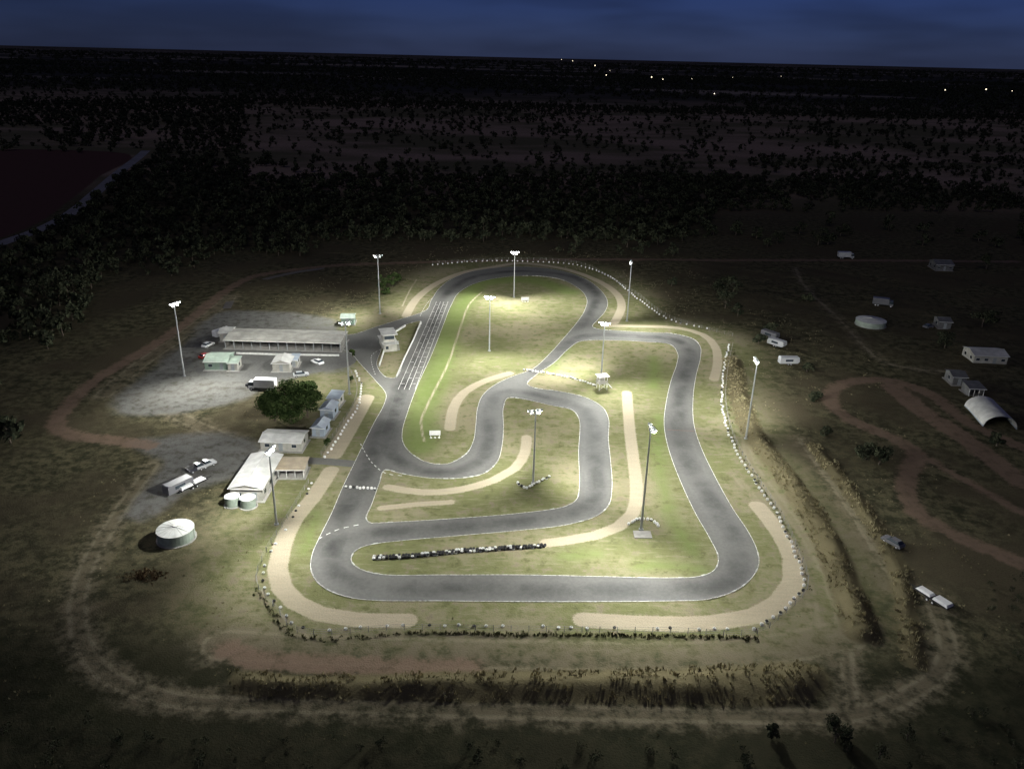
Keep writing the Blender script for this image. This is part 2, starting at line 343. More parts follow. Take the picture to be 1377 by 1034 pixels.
for k in range(1,20):
    t=k/20; 
    for (a,b) in(((.14,.32)) ,((.62,.80))) if k%2 else (((.40,.54)),((.70,.88))):
        l=lerp(lerp(BL,BR,a),lerp(TL_,TR,a),t); r=lerp(lerp(BL,BR,b),lerp(TL_,TR,b),t); ribbon(mb,[l,r],.18,.079)
def dashed(pts,d,gp,w,z=.075,dst=mb):
    p=resample(smooth(G(pts),False,.5),.25); k=int((d+gp)/.25); q=int(d/.25)+1
    for i in range(0,len(p)-q,k): ribbon(dst,p[i:i+q],w,z)
dashed([(485,597),(500,622),(520,637),(545,640)],1.0,1.2,.2); dashed([(428,725),(455,712),(492,704)],1.0,1.2,.2); dashed([(565,425),(573,410),(582,400)],1,1.2,.2)
dashed([(512,470),(500,478),(505,505)],1,1,.15)
ribbon(mb,[g(897,578),g(933,580)],.12,.075,1)
mb.obj('track_markings',[WW,paint('faded_red_line',(0.25,0.1,0.07),.8,.4)])
mk=MB(); ml=MB()
for lp in [outW]+isl:
    p=resample(lp,0.5,True); n=len(p)
    t1_=np.roll(p,-5,0)-p; t0_=p-np.roll(p,5,0)
    ang=np.abs(np.arctan2(t1_[:,1]*t0_[:,0]-t1_[:,0]*t0_[:,1],(t1_*t0_).sum(1)))
    ang=np.convolve(np.r_[ang[-10:],ang,ang[:10]],np.ones(21)/21,'same')[10:-10]
    rgt=rng.random(n)
    ribbon(ml,p,.11,.083,0,0,True)
    i=0
    while i<n-4:
        if ang[i]>.12:
            s=p[i:i+3]; 
            a,b=s[0],s[-1]; d=(b-a); L=np.linalg.norm(d); d/=L; nn=np.array([-d[1],d[0]])*.13
            qs=[a-nn,b-nn,b+nn,a+nn]
            if rgt[i]<.8: mk.add([(q[0],q[1],.04) for q in qs]+[(q[0],q[1],.14) for q in qs],[(4,5,6,7),(0,1,5,4),(1,2,6,5),(2,3,7,6),(3,0,4,7)],0 if rgt[i]>.35 else 1)
            i+=3
        else: i+=2
mk.obj('kerb',[paint('kerb_white',(0.62,0.62,0.58),.7,.5,1.2),paint('kerb_grey',(0.36,0.35,0.32),.8,.4)]); ml.obj('track_edge_line',[WW])
# ------------------------------------------------------------------ tyres
TW=paint('tyre_white_paint',(0.75,0.75,0.72),.6,.2,2); TBk=paint('tyre_rubber',(0.035,0.035,0.035),.85,.3)
def tyres(name,pl,step,stack=2,rows=1,frac=.6,jit=.15,gapm=None):
    m=MB(); p=resample(pl,step)
    for r_ in range(rows):
        for i,q in enumerate(p):
            if gapm and random.random()<gapm: continue
            x=q[0]+random.uniform(-jit,jit);y=q[1]+r_*.6+random.uniform(-jit,jit)
            for k in range(stack): m.torus((x,y,.16+k*.2),.2,.12,9,5,0 if random.random()<frac else 1)
    return m.obj(name,[TW,TBk])
tyres('tyre_wall',smooth(G([(503,752),(560,749),(620,743),(680,739),(732,736)]),False,1),.6,2,2,.28)
tyres('tyre_barrier',G([(466,656),(504,658)]),.75,2,1,.7)
tyres('tyre_barrier',G([(705,498),(735,502)]),.8,2,1,.7)
tyres('tyre_barrier',smooth(G([(737,503),(765,508),(800,519)]),False,1),.9,2,1,.9)
tyres('tyre_barrier',smooth(G([(696,650),(707,657),(720,651),(738,642)]),False,1),.8,2,1,.8)
tyres('tyre_barrier',smooth(G([(846,705),(862,698),(876,700),(885,708)]),False,1),.8,2,1,.8)
PER=[(985,465),(978,500),(976,545),(988,592),(1018,645),(1048,690),(1070,735),(1086,790),(1052,828),(1018,852),(900,851),(700,849),(540,847),(402,851),(372,820),(345,785),(357,745),(385,700),(415,650)]
perW=smooth(G(PER),False,1)
tyres('tyre_row',smooth(G([(980,465),(973,500),(971,545),(983,592),(1013,645),(1043,690),(1065,735),(1080,788),(1048,824),(1015,847)]),False,1),1.8,2,1,.85,.25)
tyres('tyre_row',smooth(G([(1015,846),(900,845),(700,843),(540,841),(404,844),(380,820),(352,785),(364,745),(392,700),(420,650)]),False,1),2.4,1,1,.8,.25,.15)
tyres('tyre_row',smooth(G([(438,615),(462,578),(482,545),(486,520),(478,500)]),False,1),2.0,2,1,.95,.2)
tyres('tyre_row',smooth(G([(582,357),(640,352),(700,352),(770,356),(815,370),(845,392),(868,410),(905,432),(950,442)]),False,1),2.4,2,1,.95,.3)
# ------------------------------------------------------------------ fence
def fence(name,pl,step=3.0,h=1.3):
    m=MB(); p=resample(pl,step)
    for q in p: m.cyl((q[0],q[1],0),(q[0],q[1],h),.06,.05,6)
    for z in(.35,.8,h-.08):
        for a,b in zip(p[:-1],p[1:]): m.cyl((a[0],a[1],z),(b[0],b[1],z),.018,.018,4,0,False)
    return m.obj(name,[paint('fence_steel',(0.3,0.29,0.27),.6,.3)])
fence('perimeter_fence',perW+np.array([0,0]),3.0)
fence('perimeter_fence',smooth(G([(582,355),(700,350),(772,354),(850,393),(905,430),(985,452)]),False,1),3)
fence('perimeter_fence',smooth(G([(432,612),(455,578),(476,545),(480,520),(470,498)]),False,1),3)
# ------------------------------------------------------------------ poles + floodlights
POLES=[((248,506),(235,408),[(350,490),(320,590)],.85),
((511,422),(507,344),[(420,425),(600,400)],1.0),
((691,400),(691,339),[(610,430),(765,420)],1.25),
((843,432),(848,352),[(750,390),(890,480)],1.1),
((658,472),(658,399),[(590,480),(690,540)],.65),
((808,512),(811,434),[(740,490),(880,560)],.95),
((470,530),(464,434),[(380,520),(550,520)],1.25),
((1003,590),(1017,484),[(930,520),(960,680)],1.6),
((717,650),(720,553),[(620,620),(790,640)],.85),
((862,712),(872,575),[(740,790),(990,780),(900,600)],1.75),
((372,705),(360,604),[(480,650),(440,810),(300,690)],1.3)]
PST=paint('galvanised_steel',(0.33,0.34,0.34),.5,.2,2,.3)
LAMP=paint('lamp_glass_lit',(1,1,1),.3,0,1,0,.3,(0.95,1.0,0.97),35)
HSG=paint('lamp_housing',(0.45,0.46,0.45),.5,.1)
LP=86000.0
for base,top,tg,pw in POLES:
    bx,by=g(*base); h=height_at(base,top)
    tgw=G(tg); mx=sum(p[0] for p in tgw)/len(tgw)-bx; my=sum(p[1] for p in tgw)/len(tgw)-by
    yaw=math.atan2(my,mx)-math.pi/2
    e=empty('floodlight_pole',(bx,by,0),yaw)
    m=MB(); m.cyl((0,0,0),(0,0,h),.26,.13,12); m.cyl((0,0,0),(0,0,.25),.5,.5,12); m.obj('pole',[PST],e)
    m=MB(); m.box(-1.6,1.6,-.06,.06,h-.12,h); m.box(-.9,.9,-.06,.06,h-.75,h-.65); m.box(-.06,.06,-.3,.06,h-.8,h-.1); m.obj('crossarm',[PST],e)
    mh=MB()
    for (lx,lz) in [(-1.4,h),(-.5,h),(.5,h),(1.4,h),(-.7,h-.65),(.7,h-.65)]:
        mh.add([(lx-.32,.05,lz+.32),(lx+.32,.05,lz+.32),(lx+.32,.65,lz+.22),(lx-.32,.65,lz+.22),(lx-.26,.0,lz+.0),(lx+.26,.0,lz+.0),(lx+.26,.58,lz+.02),(lx-.26,.58,lz+.02)],
          [(0,1,2,3),(0,4,5,1),(1,5,6,2),(3,7,4,0)],0)
        mh.add([(lx-.26,.0,lz-.01),(lx+.26,.0,lz-.01),(lx+.30,.66,lz+.20),(lx-.30,.66,lz+.20),(lx-.26,.52,lz-.05),(lx+.26,.52,lz-.05)],[(0,1,5,4),(4,5,2,3)],1)
    mh.obj('lamp_heads',[HSG,LAMP],e)
    for i,t in enumerate(tgw):
        L=bpy.data.lights.new('flood_beam','SPOT'); L.energy=LP*pw*(3/len(tgw))*(.55 if tg[i]==(300,690) else 1); L.spot_size=math.radians(148); L.spot_blend=1; L.shadow_soft_size=.35; L.color=(0.995,1.0,0.945)
        o=bpy.data.objects.new('flood_beam',L); sc.collection.objects.link(o); o.parent=e
        dn=Vector((t[0]-bx,t[1]-by,0)).normalized()*h*2.2; d=Vector((dn.x,dn.y,-h))
        off_=dn.normalized()*.9
        Mw=Matrix.Translation((bx+off_.x,by+off_.y,h-.5))@d.to_track_quat('-Z','Y').to_matrix().to_4x4()
        Me=Matrix.Translation((bx,by,0))@Matrix.Rotation(yaw,4,'Z'); o.matrix_local=Me.inverted()@Mw
# ------------------------------------------------------------------ buildings
def place(pL,pR):
    a=g(*pL);b=g(*pR); return a,math.hypot(b[0]-a[0],b[1]-a[1]),math.atan2(b[1]-a[1],b[0]-a[0])
WIN=paint('window_glass',(0.03,0.04,0.05),.15,.1,1,0,.6); DOOR=paint('door_grey',(0.25,0.27,0.28),.5,.2); TRIM=paint('trim_white',(0.6,0.6,0.58),.5,.15)
CONC=paint('concrete',(0.3,0.29,0.27),.85,.3,.8)
def shed(name,pL,pR,D,h,wall,roof,rtype='gable',rise=None,openfront=False,ov=.35,bays=3,slab=True,door=True,ridge='x'):
    a,L,rot=place(pL,pR); e=empty(name,(a[0],a[1],0),rot); rise=rise if rise is not None else D*.12
    if slab: m=MB(); m.box(-.5,L+.5,-.7,D+.4,0,.12); m.obj('slab',[CONC],e)
    m=MB(); t=.12
    if not openfront: m.box(0,L,0,t,.12,h)
    m.box(0,L,D-t,D,.12,h); m.box(0,t,t,D-t,.12,h); m.box(L-t,L,t,D-t,.12,h)
    if rtype=='gable' and ridge=='x':
        for x in(0,L-t): m.add([(x,0,h),(x,D,h),(x,D/2,h+rise),(x+t,0,h),(x+t,D,h),(x+t,D/2,h+rise)],[(0,1,2),(5,4,3)])
    if rtype=='gable' and ridge=='y':
        for y in(0,D-t): m.add([(0,y,h),(L,y,h),(L/2,y,h+rise),(0,y+t,h),(L,y+t,h),(L/2,y+t,h+rise)],[(0,1,2),(5,4,3)])
    m.obj('walls',[wall],e)
    m=MB(); th=.09
    if rtype=='gable' and ridge=='x':
        k=rise/(D/2); m.prism([(-ov,h-ov*k+.02),(D/2,h+rise+.02),(D+ov,h-ov*k+.02),(D+ov,h-ov*k+.02+th),(D/2,h+rise+.02+th),(-ov,h-ov*k+.02+th)],-ov,L+ov,0,'x')
        m.cyl((-ov,D/2,h+rise+th),(L+ov,D/2,h+rise+th),.12,.12,6)
    elif rtype=='gable':
        k=rise/(L/2); m.prism([(-ov,h-ov*k+.02),(L/2,h+rise+.02),(L+ov,h-ov*k+.02),(L+ov,h-ov*k+.02+th),(L/2,h+rise+.02+th),(-ov,h-ov*k+.02+th)],-ov,D+ov,0)
        m.cyl((L/2,-ov,h+rise+th),(L/2,D+ov,h+rise+th),.12,.12,6)
    else:
        k=rise/D; m.prism([(-ov,h+.02-ov*k),(D+ov,h+.02+rise),(D+ov,h+.02+rise+th),(-ov,h+.02-ov*k+th)],-ov,L+ov,0,'x')
    m.obj('roof',[roof],e)
    m=MB(); m.box(-ov,L+ov,-ov-.14,-ov-.01,h-.12,h+.02); m.obj('gutter',[TRIM],e)
    if openfront:
        m=MB(); n=bays
        for i in range(n+1): x=.1+(L-.2)*i/n; m.box(x-.07,x+.07,0,.14,.12,h-.02)
        m.obj('posts',[DOOR if bays>5 else TRIM],e)
        m=MB()
        for i in range(0,n): 
            if i%3==1: x=L*(i+.5)/n; m.box(x-1.2,x+1.2,D-t-.5,D-t-.01,.12,1.6)
        m.obj('workbenches',[DOOR],e)
    else:
        m=MB(); n=max(1,int(L/2.6)); dd=n//2 if door else -1
        w2=MB(); fr=MB()
        for i in range(n):
            x=L*(i+.5)/n
            if i==dd: m.box(x-.5,x+.5,-.03,-.003,.14,2.2)
            else: w2.box(x-.55,x+.55,-.025,-.003,1.1,2.0); fr.box(x-.62,x+.62,-.04,-.004,2.0,2.07); fr.box(x-.62,x+.62,-.06,-.004,1.03,1.1)
        ns=max(1,int(D/3.5))
        for sx in (-.028,L+.003):
            for i in range(ns): y=D*(i+.5)/ns; w2.box(sx,sx+.025,y-.6,y+.6,1.1,2.0)
        if m.v: m.obj('door',[DOOR],e)
        w2.obj('windows',[WIN],e)
        if fr.v: fr.obj('window_trim',[TRIM],e)
    return e
Wc=paint('wall_cream',(0.36,0.35,0.31),.7,.3,.6); Wg=paint('wall_green_sheet',(0.22,0.30,0.24),.6,.2,.8); Wb=paint('wall_bluegrey',(0.24,0.28,0.33),.6,.2,.8); Wd=paint('wall_garage_inner',(0.16,0.155,0.14),.8,.4,.6); Wdk=paint('wall_dark_grey',(0.13,0.13,0.13),.8,.4,.6)  # Wdk is a plain darker grey for the far farm sheds
Rw=paint('roof_white_steel',(0.54,0.54,0.51),.45,.35,.45,0,.4,corr='X'); Rg=paint('roof_green_steel',(0.36,0.44,0.37),.5,.3,.5,corr='X'); Rgy=paint('roof_grey_steel',(0.47,0.46,0.41),.5,.45,.3,corr='X'); Rbl=paint('roof_blue_steel',(0.33,0.38,0.44),.5,.3,.5,corr='X'); Rt=paint('roof_tan_steel',(0.36,0.30,0.21),.6,.3,.5,corr='X')
Rdk=paint('roof_dark_steel',(0.15,0.15,0.15),.6,.4,.5,corr='X')  # plain darker grey roof for the far farm sheds
shed('pit_garage_building',(303,469),(458,473),11.5,3.0,Wd,Rgy,rise=.6,openfront=True,bays=13)
shed('canteen_building',(296,460),(311,460),6,3.2,Wc,Rw,rise=.5)
shed('green_roof_hut',(276,498),(306,498),8,2.8,Wg,Rg,rise=1.0)
shed('annex_hut',(307,499),(320,499),4.5,2.6,Wc,Rg,'skillion',.4)
shed('white_hut',(367,500),(390,500),6,2.8,Wc,Rw,rise=.9,ridge='y')
shed('lean_to_hut',(391,494),(400,494),4.5,2.4,Wc,Rbl,'skillion',.3)
shed('storage_shed',(420,587),(436,588),5,2.6,Wb,Rbl,rise=.7,ridge='y')
shed('storage_shed',(431,563),(448,564),5,2.8,Wb,Rbl,rise=.7,ridge='y')
shed('storage_shed',(441,547),(456,548),4.5,2.6,Wc,Rbl,'skillion',.4)
shed('scrutineering_hut',(459,437),(476,437),5,2.6,Wg,Rg,rise=.6)
shed('clubroom_shed',(351,606),(405,608),6.5,2.6,Wc,Rw,rise=.7)
shed('clubhouse',(311,673),(354,674),15.5,3.2,Wc,Rw,rise=.8,ridge='y')
shed('carport',(374,643),(409,643),5,2.3,Wc,Rt,'skillion',.3,openfront=True,bays=3)
shed('farm_shed',(1308,489),(1353,491),8,3,Wc,Rw,rise=1)
shed('farm_house',(1258,364),(1281,365),9,3,Wdk,Rdk,rise=1.3)
shed('machinery_shed',(1280,518),(1298,519),6,2.8,Wdk,Rdk,rise=.8)
shed('machinery_shed',(1302,533),(1322,534),5,2.6,Wdk,Rdk,'skillion',.4,openfront=True)
shed('machinery_shed',(1262,442),(1278,443),6,2.8,Wdk,Rdk,rise=.8)
def wall(name,pts,w,h,mat,z0=0.02):
    m=MB(); p=np.array(G(pts))
    for a,b in zip(p[:-1],p[1:]):
        d=b-a;L=np.linalg.norm(d);d/=L;n=np.array([-d[1],d[0]])*w/2
        qs=[a-n,b-n,b+n,a+n]; m.add([(q[0],q[1],z0) for q in qs]+[(q[0],q[1],h) for q in qs],[(4,5,6,7),(0,1,5,4),(1,2,6,5),(2,3,7,6),(3,0,4,7)])
    return m.obj(name,[mat])
WBk=paint('white_block',(0.6,0.6,0.57),.7,.3)
wall('pit_wall',[(318,476),(390,478),(456,479)],.3,.6,WBk)
wall('pit_wall',[(510,493),(516,474),(524,452),(545,439)],.35,.7,WBk)
wall('pit_wall',[(566,434),(556,458),(545,480),(533,508)],.25,.6,WBk)
def arch_shed(pL,pR,D):
    a,L,rot=place(pL,pR); e=empty('arched_shed',(a[0],a[1],0),rot+.25); r=L/2; n=16
    m=MB(); vs=[];fs=[]
    for k,y in enumerate((0,D)):
        for i in range(n+1): t=math.pi*i/n; vs.append((r-r*math.cos(t),y,.4+r*.75*math.sin(t)))
    for i in range(n): fs.append((i,i+1,n+2+i,n+1+i))
    m.add(vs,fs); m.obj('curved_roof',[Rw],e,shade=True)
    m=MB(); m.add([(v[0],D-.05,v[2]) for v in vs[:n+1]],[tuple(range(n+1))]); m.box(-.1,.1,0,D,0,.4); m.box(L-.1,L+.1,0,D,0,.4); m.obj('end_wall',[Wb],e)
    m=MB()
    for i in range(5):
        y=D*i/4
        for j in range(n): t=math.pi*j/n;t2_=math.pi*(j+1)/n; m.cyl((r-r*.99*math.cos(t),y,.4+r*.74*math.sin(t)),(r-r*.99*math.cos(t2_),y,.4+r*.74*math.sin(t2_)),.07,.07,5)
    m.obj('ribs',[PST],e)
arch_shed((1322,574),(1370,582),14)
def tank(name,px,py,r,h,col):
    x,y=g(px,py); y+=r; m=MB(); n=32
    m.cyl((x,y,0),(x,y,.15),r+.3,r+.3,n,1); m.cyl((x,y,.15),(x,y,h),r,r,n,0,False); m.cyl((x,y,h),(x,y,h+r*.13),r*1.02,.25,n,2); m.cyl((x,y,h+r*.13),(x,y,h+r*.13+.15),.4,.4,10,2)
    for k in range(1,6): m.cyl((x,y,h*k/6),(x,y,h*k/6+.05),r+.02,r+.02,n,0,False)
    for k in range(n//2):
        a=2*math.pi*k/(n//2); m.cyl((x+r*math.cos(a)*1.01,y+r*math.sin(a)*1.01,h+.03),(x+.3*math.cos(a),y+.3*math.sin(a),h+r*.13+.03),.03,.03,4,3,False)
    m.cyl((x+r+.1,y,0),(x+r+.1,y,h),.05,.05,6,1)
    m.obj(name,[col,CONC,paint('tank_roof',(0.6,0.61,0.58),.5,.2,.6),paint('tank_rib',(0.48,0.48,0.46))])
TK=paint('tank_green_grey',(0.28,0.33,0.28),.5,.3,.8)
tank('water_tank',228,737,3.5,2.3,TK); tank('water_tank',310,684,1.6,2.2,TK); tank('water_tank',331,686,1.65,2.2,TK); tank('water_tank',1178,443,5.3,2.0,TK)
def pit_tower():
    a,L,rot=place((517,474),(534,472)); e=empty('race_control_building',(a[0],a[1],0),rot+1.25-1.57+.25); D=9
    m=MB(); m.box(0,L,0,D,.1,2.6); m.box(.3,L-.3,2,D-1,2.6,5.2); m.obj('walls',[Wc],e)
    m=MB(); m.box(-.5,L+.5,-.5,D+.5,2.6+.003,2.75); m.box(-.2,L+.6,1.3,D-.3,5.2,5.4); m.obj('roof',[Rw],e)
    m=MB(); m.box(.5,L-.5,1.96,1.995,3.6,4.8); m.box(L-.297,L-.26,2.3,D-1.3,3.6,4.8); m.box(.5,1.4,-.03,-.003,1,2); m.box(L+.003,L+.03,1,3,1,2);m.box(L+.003,L+.03,5,7.5,1,2); m.obj('windows',[WIN],e)
    m=MB()
    for i in range(6): x=-.4+(L+.8)*i/5; m.cyl((x,-.45,2.75),(x,-.45,3.7),.03,.03,5)
    m.box(-.4,L+.4,-.48,-.42,3.65,3.72); m.obj('railing',[TRIM],e)
    m=MB()
    for i in range(8): m.box(L+.2+0,L+1.0,.5+i*.3,.75+i*.3,.1+i*.3,.2+i*.3)
    m.obj('stairs',[PST],e)
pit_tower()
def starter_tower(px,py):
    x,y=g(px,py); e=empty('marshal_tower',(x,y,0),.3); m=MB()
    for sx in(-1.2,1.2):
        for sy in(-1,1): m.box(sx-.07,sx+.07,sy-.07,sy+.07,0,4.2)
    m.cyl((-1.2,-1,0.2),(1.2,-1,2),.04,.04,5); m.cyl((1.2,-1,0.2),(-1.2,-1,2),.04,.04,5); m.obj('frame',[TRIM],e)
    m=MB(); m.box(-1.5,1.5,-1.3,1.3,2.0,2.12); m.box(-1.3,1.3,-1.15,-1.07,2.12,3.0); m.box(-1.3,1.3,1.07,1.15,2.12,3.0); m.box(-1.3,-1.22,-1.07,1.07,2.12,3.0); m.obj('cabin',[Wc],e)
    m=MB(); m.box(-1.7,1.7,-1.5,1.5,4.2,4.32); m.obj('roof',[Rw],e)
    m=MB()
    for i in range(7): m.box(1.5+.25*(6-i),1.75+.25*(6-i),-.4,.4,.28*i+.1,.28*i+.16)
    m.obj('stairs',[PST],e)
starter_tower(809,523)
def podium(name,px,py,s=1):
    x,y=g(px,py); e=empty(name,(x,y,0),.1); m=MB(); m.box(-1.4*s,1.4*s,-.05,.05,.6,1.9); m.obj('board',[TRIM],e); m=MB()
    for i in(-1.1*s,1.1*s): m.cyl((i,.1,0),(i,.1,1.8),.06,.06,6)
    for i in range(3): m.torus((-1+i,-.5,.16),.22,.1,9,5)
    m.obj('posts_and_tyres',[TW],e)
podium('sign_board',585,588); podium('sign_board',706,406,1.1)
x,y=g(864,719); m=MB(); m.box(x-1.8,x+1.8,y-1.3,y+1.3,.0,.18); m.obj('concrete_pad',[CONC])
# ------------------------------------------------------------------ vehicles
def wheels(m,xs_,w,r=.34,mi=2):
    for x in xs_:
        for s in(-1,1): m.cyl((x,s*(w/2-.2),r),(x,s*(w/2+.01),r),r,r,14,mi); m.cyl((x,s*(w/2+.01),r),(x,s*(w/2+.02),r),r*.55,r*.5,10,3)
def vehicle(name,px,py,deg,col,kind='car'):
    x,y=g(px,py); m=MB(); L,w=4.5,1.8
    if kind=='car':
        m.prism([(-2.2,.35),(2.2,.35),(2.25,.7),(2.1,.85),(1.1,.98),(-2.0,1.0),(-2.25,.8)],-w/2,w/2,0)
        m.add([(-1.9,-.82,.99),(1.1,-.82,.97),(1.1,.82,.97),(-1.9,.82,.99),(-1.4,-.65,1.5),(.35,-.65,1.5),(.35,.65,1.5),(-1.4,.65,1.5)],[(4,5,6,7)],0)
        m.add([(-1.9,-.82,.99),(1.1,-.82,.97),(1.1,.82,.97),(-1.9,.82,.99),(-1.4,-.65,1.5),(.35,-.65,1.5),(.35,.65,1.5),(-1.4,.65,1.5)],[(0,1,5,4),(1,2,6,5),(2,3,7,6),(3,0,4,7)],1)
        wheels(m,(-1.4,1.4),w)
    elif kind=='ute':
        m.prism([(-2.5,.45),(2.4,.45),(2.45,.85),(2.2,1.0),(1.2,1.12),(-2.5,1.1)],-w/2,w/2,0)
        v=[(-.5,-.85,1.11),(1.2,-.85,1.11),(1.2,.85,1.11),(-.5,.85,1.11),(-.4,-.7,1.7),(.6,-.7,1.7),(.6,.7,1.7),(-.4,.7,1.7)]
        m.add(v,[(4,5,6,7)],0); m.add(v,[(0,1,5,4),(1,2,6,5),(2,3,7,6),(3,0,4,7)],1); m.box(-2.4,-.6,-.8,.8,1.103,1.12,2); wheels(m,(-1.6,1.5),w)
    elif kind=='truck':
        m.box(-4,2,-1.2,1.2,1.0,3.4,0); m.box(2.15,3.6,-1.15,1.15,.6,1.5,0); m.box(2.15,3.6,-1.15,1.15,1.5,2.5,1,.12,.08); m.box(2.3,3.45,-1.05,1.05,2.5,2.6,0); m.box(-4,3.4,-.5,.5,.6,.95,2); wheels(m,(-2.9,-1.9,2.8),2.4,.5)
    elif kind=='trailer':
        m.prism([(-3.2,.6),(2.6,.6),(3.2,1.2),(3.0,2.5),(-3.0,2.6),(-3.2,2.3)],-1.1,1.1,0); m.box(-1.5,1,-1.13,-1.103,1.3,2.0,1); m.box(-1.5,1,1.103,1.13,1.3,2.0,1); m.cyl((3,0,.6),(4.4,0,.5),.06,.06,6,2); wheels(m,(-.5,.4),2.2)
    elif kind=='flat':
        m.box(-3.5,3.5,-1.1,1.1,.75,.9,2); m.box(-3.3,-.3,-.9,.9,.9,1.4,0,.2,.1); m.box(.2,3.2,-.8,.8,.9,1.25,0,.3,.2); m.cyl((3.5,0,.7),(5,0,.5),.07,.07,6,2); wheels(m,(-.6,.5),2.2)
    m.box(2.2,2.27,-.75,-.4,.6,.75,3) if kind=='car' else None
    o=m.obj(name,[paint('car_paint_'+str(col),col,.35,.1,1,0,.5),WIN,TBk,paint('hub_metal',(0.5,0.5,0.5),.4,.1)],loc=(x,y,.05),rot=math.radians(deg)); return o
Wt=(0.7,0.7,0.7);Rd=(0.35,0.04,0.03);Sv=(0.4,0.41,0.42);Bk=(0.03,0.03,0.04);Dg=(0.12,0.12,0.13)
vehicle('parked_car',280,466,70,Wt); vehicle('parked_car',277,481,60,Rd); vehicle('parked_car',427,489,140,Wt); vehicle('box_truck',353,524,178,Wt,'truck')
vehicle('pickup_truck',343,521,-10,Bk,'ute'); vehicle('enclosed_trailer',241,660,58,Dg,'trailer'); vehicle('flatbed_trailer',259,655,58,Wt,'flat'); vehicle('pickup_truck',266,632,50,Bk,'ute'); vehicle('pickup_truck',277,628,50,Sv,'ute')
vehicle('parked_car',405,506,20,Sv); vehicle('enclosed_trailer',1044,466,-50,Sv,'trailer'); vehicle('enclosed_trailer',1035,455,-50,Dg,'trailer'); vehicle('enclosed_trailer',1060,490,5,Sv,'trailer'); vehicle('enclosed_trailer',299,452,60,Wt,'trailer')
vehicle('box_truck',1187,412,-20,Dg,'truck'); vehicle('parked_car',1248,441,30,Dg); vehicle('box_truck',1137,348,0,Sv,'truck')
vehicle('flatbed_trailer',1254,808,118,Wt,'flat'); vehicle('parked_car',1200,732,120,Dg)
# ------------------------------------------------------------------ vegetation
def leaf_mat(name,a,b):
    m,t=newmat(name); geo=t.n('ShaderNodeNewGeometry'); n=t.noise(.7,1,.6,vec=geo.outputs['Position'])
    c=t.mix(t.rng(n,.35,.65),a,b); t.outd(c); return m
LF=leaf_mat('foliage_green',(0.018,0.03,0.011),(0.05,0.072,0.025)); LD=leaf_mat('foliage_dark',(0.022,0.027,0.018),(0.055,0.06,0.036)); BK=paint('bark',(0.11,0.085,0.065),.9,.4,2)
def tube_np(a,b,r0,r1,n=6):
    m=MB(); m.cyl(a,b,r0,r1,n,0,False); return np.array(m.v),np.array(m.f)
def tree_proto(seed,nl,ls,h=7,cr=3.2,lobes=8,tr=.16,limbs=5,lowf=.35):
    r=np.random.default_rng(seed); V=[];Qd=[];M=[];o=0
    def addp(v,q,mi):
        nonlocal o
        V.append(v);Qd.append(q+o);M.append(np.full(len(q),mi)); o+=len(v)
    v,q=tube_np((0,0,0),(r.uniform(-.3,.3),r.uniform(-.3,.3),h*.55),tr*1.2,tr*.6); addp(v,q,0)
    cs=[]
    for k in range(lobes):
        a=r.uniform(0,6.28); rad=cr*r.uniform(.15,.75); z=h*r.uniform(lowf+.1,.9); cs.append((rad*math.cos(a),rad*math.sin(a),z,cr*r.uniform(.28,.5)))
    for k in range(min(limbs,lobes)):
        c=cs[k]; v,q=tube_np((0,0,h*r.uniform(.25,.45)),c[:3],tr*.5,tr*.15,5); addp(v,q,0)
    n=nl; w=np.array([c[3]**2 for c in cs]); w/=w.sum(); idx=r.choice(len(cs),n,p=w); C=np.array(cs)[idx]
    d=r.normal(size=(n,3)); d/=np.linalg.norm(d,axis=1,keepdims=True); rr=C[:,3:4]*r.uniform(.55,1.08,(n,1)); P=C[:,:3]+d*rr*np.array([1,1,.75])
    nn=d+r.normal(size=(n,3))*.6; nn/=np.linalg.norm(nn,axis=1,keepdims=True)
    u=np.cross(nn,r.normal(size=(n,3))); u/=np.linalg.norm(u,axis=1,keepdims=True); w_=np.cross(nn,u); s=ls*r.uniform(.5,1.2,(n,1))
    v=np.stack([P-u*s,P-w_*s*.55,P+u*s,P+w_*s*.55],1).reshape(-1,3); q=np.arange(4*n).reshape(n,4); addp(v,q,1)
    return np.vstack(V),np.vstack(Qd),np.concatenate(M)
def bake(name,protos,pos,scl,mats,zs=None):
    V=[];Qd=[];M=[];o=0; pos=np.asarray(pos); ids=rng.integers(0,len(protos),len(pos)); rot=rng.uniform(0,6.28,len(pos))
    for k,(v,q,mi) in enumerate(protos):
        s=np.where(ids==k)[0]
        if len(s)==0: continue
        c,sn=np.cos(rot[s]),np.sin(rot[s]); sc_=np.asarray(scl)[s]
        x=(v[None,:,0]*c[:,None]-v[None,:,1]*sn[:,None])*sc_[:,None]+pos[s,0][:,None]
        y=(v[None,:,0]*sn[:,None]+v[None,:,1]*c[:,None])*sc_[:,None]+pos[s,1][:,None]
        zf=sc_*rng.uniform(.8,1.2,len(s)); z=v[None,:,2]*zf[:,None]+(0 if zs is None else np.asarray(zs)[s][:,None])
        nv=len(v); V.append(np.stack([x,y,z],2).reshape(-1,3)); Qd.append((q[None]+(np.arange(len(s))*nv)[:,None,None]+o).reshape(-1,4)); M.append(np.tile(mi,len(s))); o+=nv*len(s)
    if not V: return None
    return npmesh(name,np.vstack(V),np.vstack(Qd),np.concatenate(M),mats)
heroes=[(370,566,5.0,7.5),(392,570,5.6,8.5),(414,561,5.2,8),(385,548,5.0,8),(405,545,4,7),(418,532,2.8,5),(363,552,3.4,5.5)]
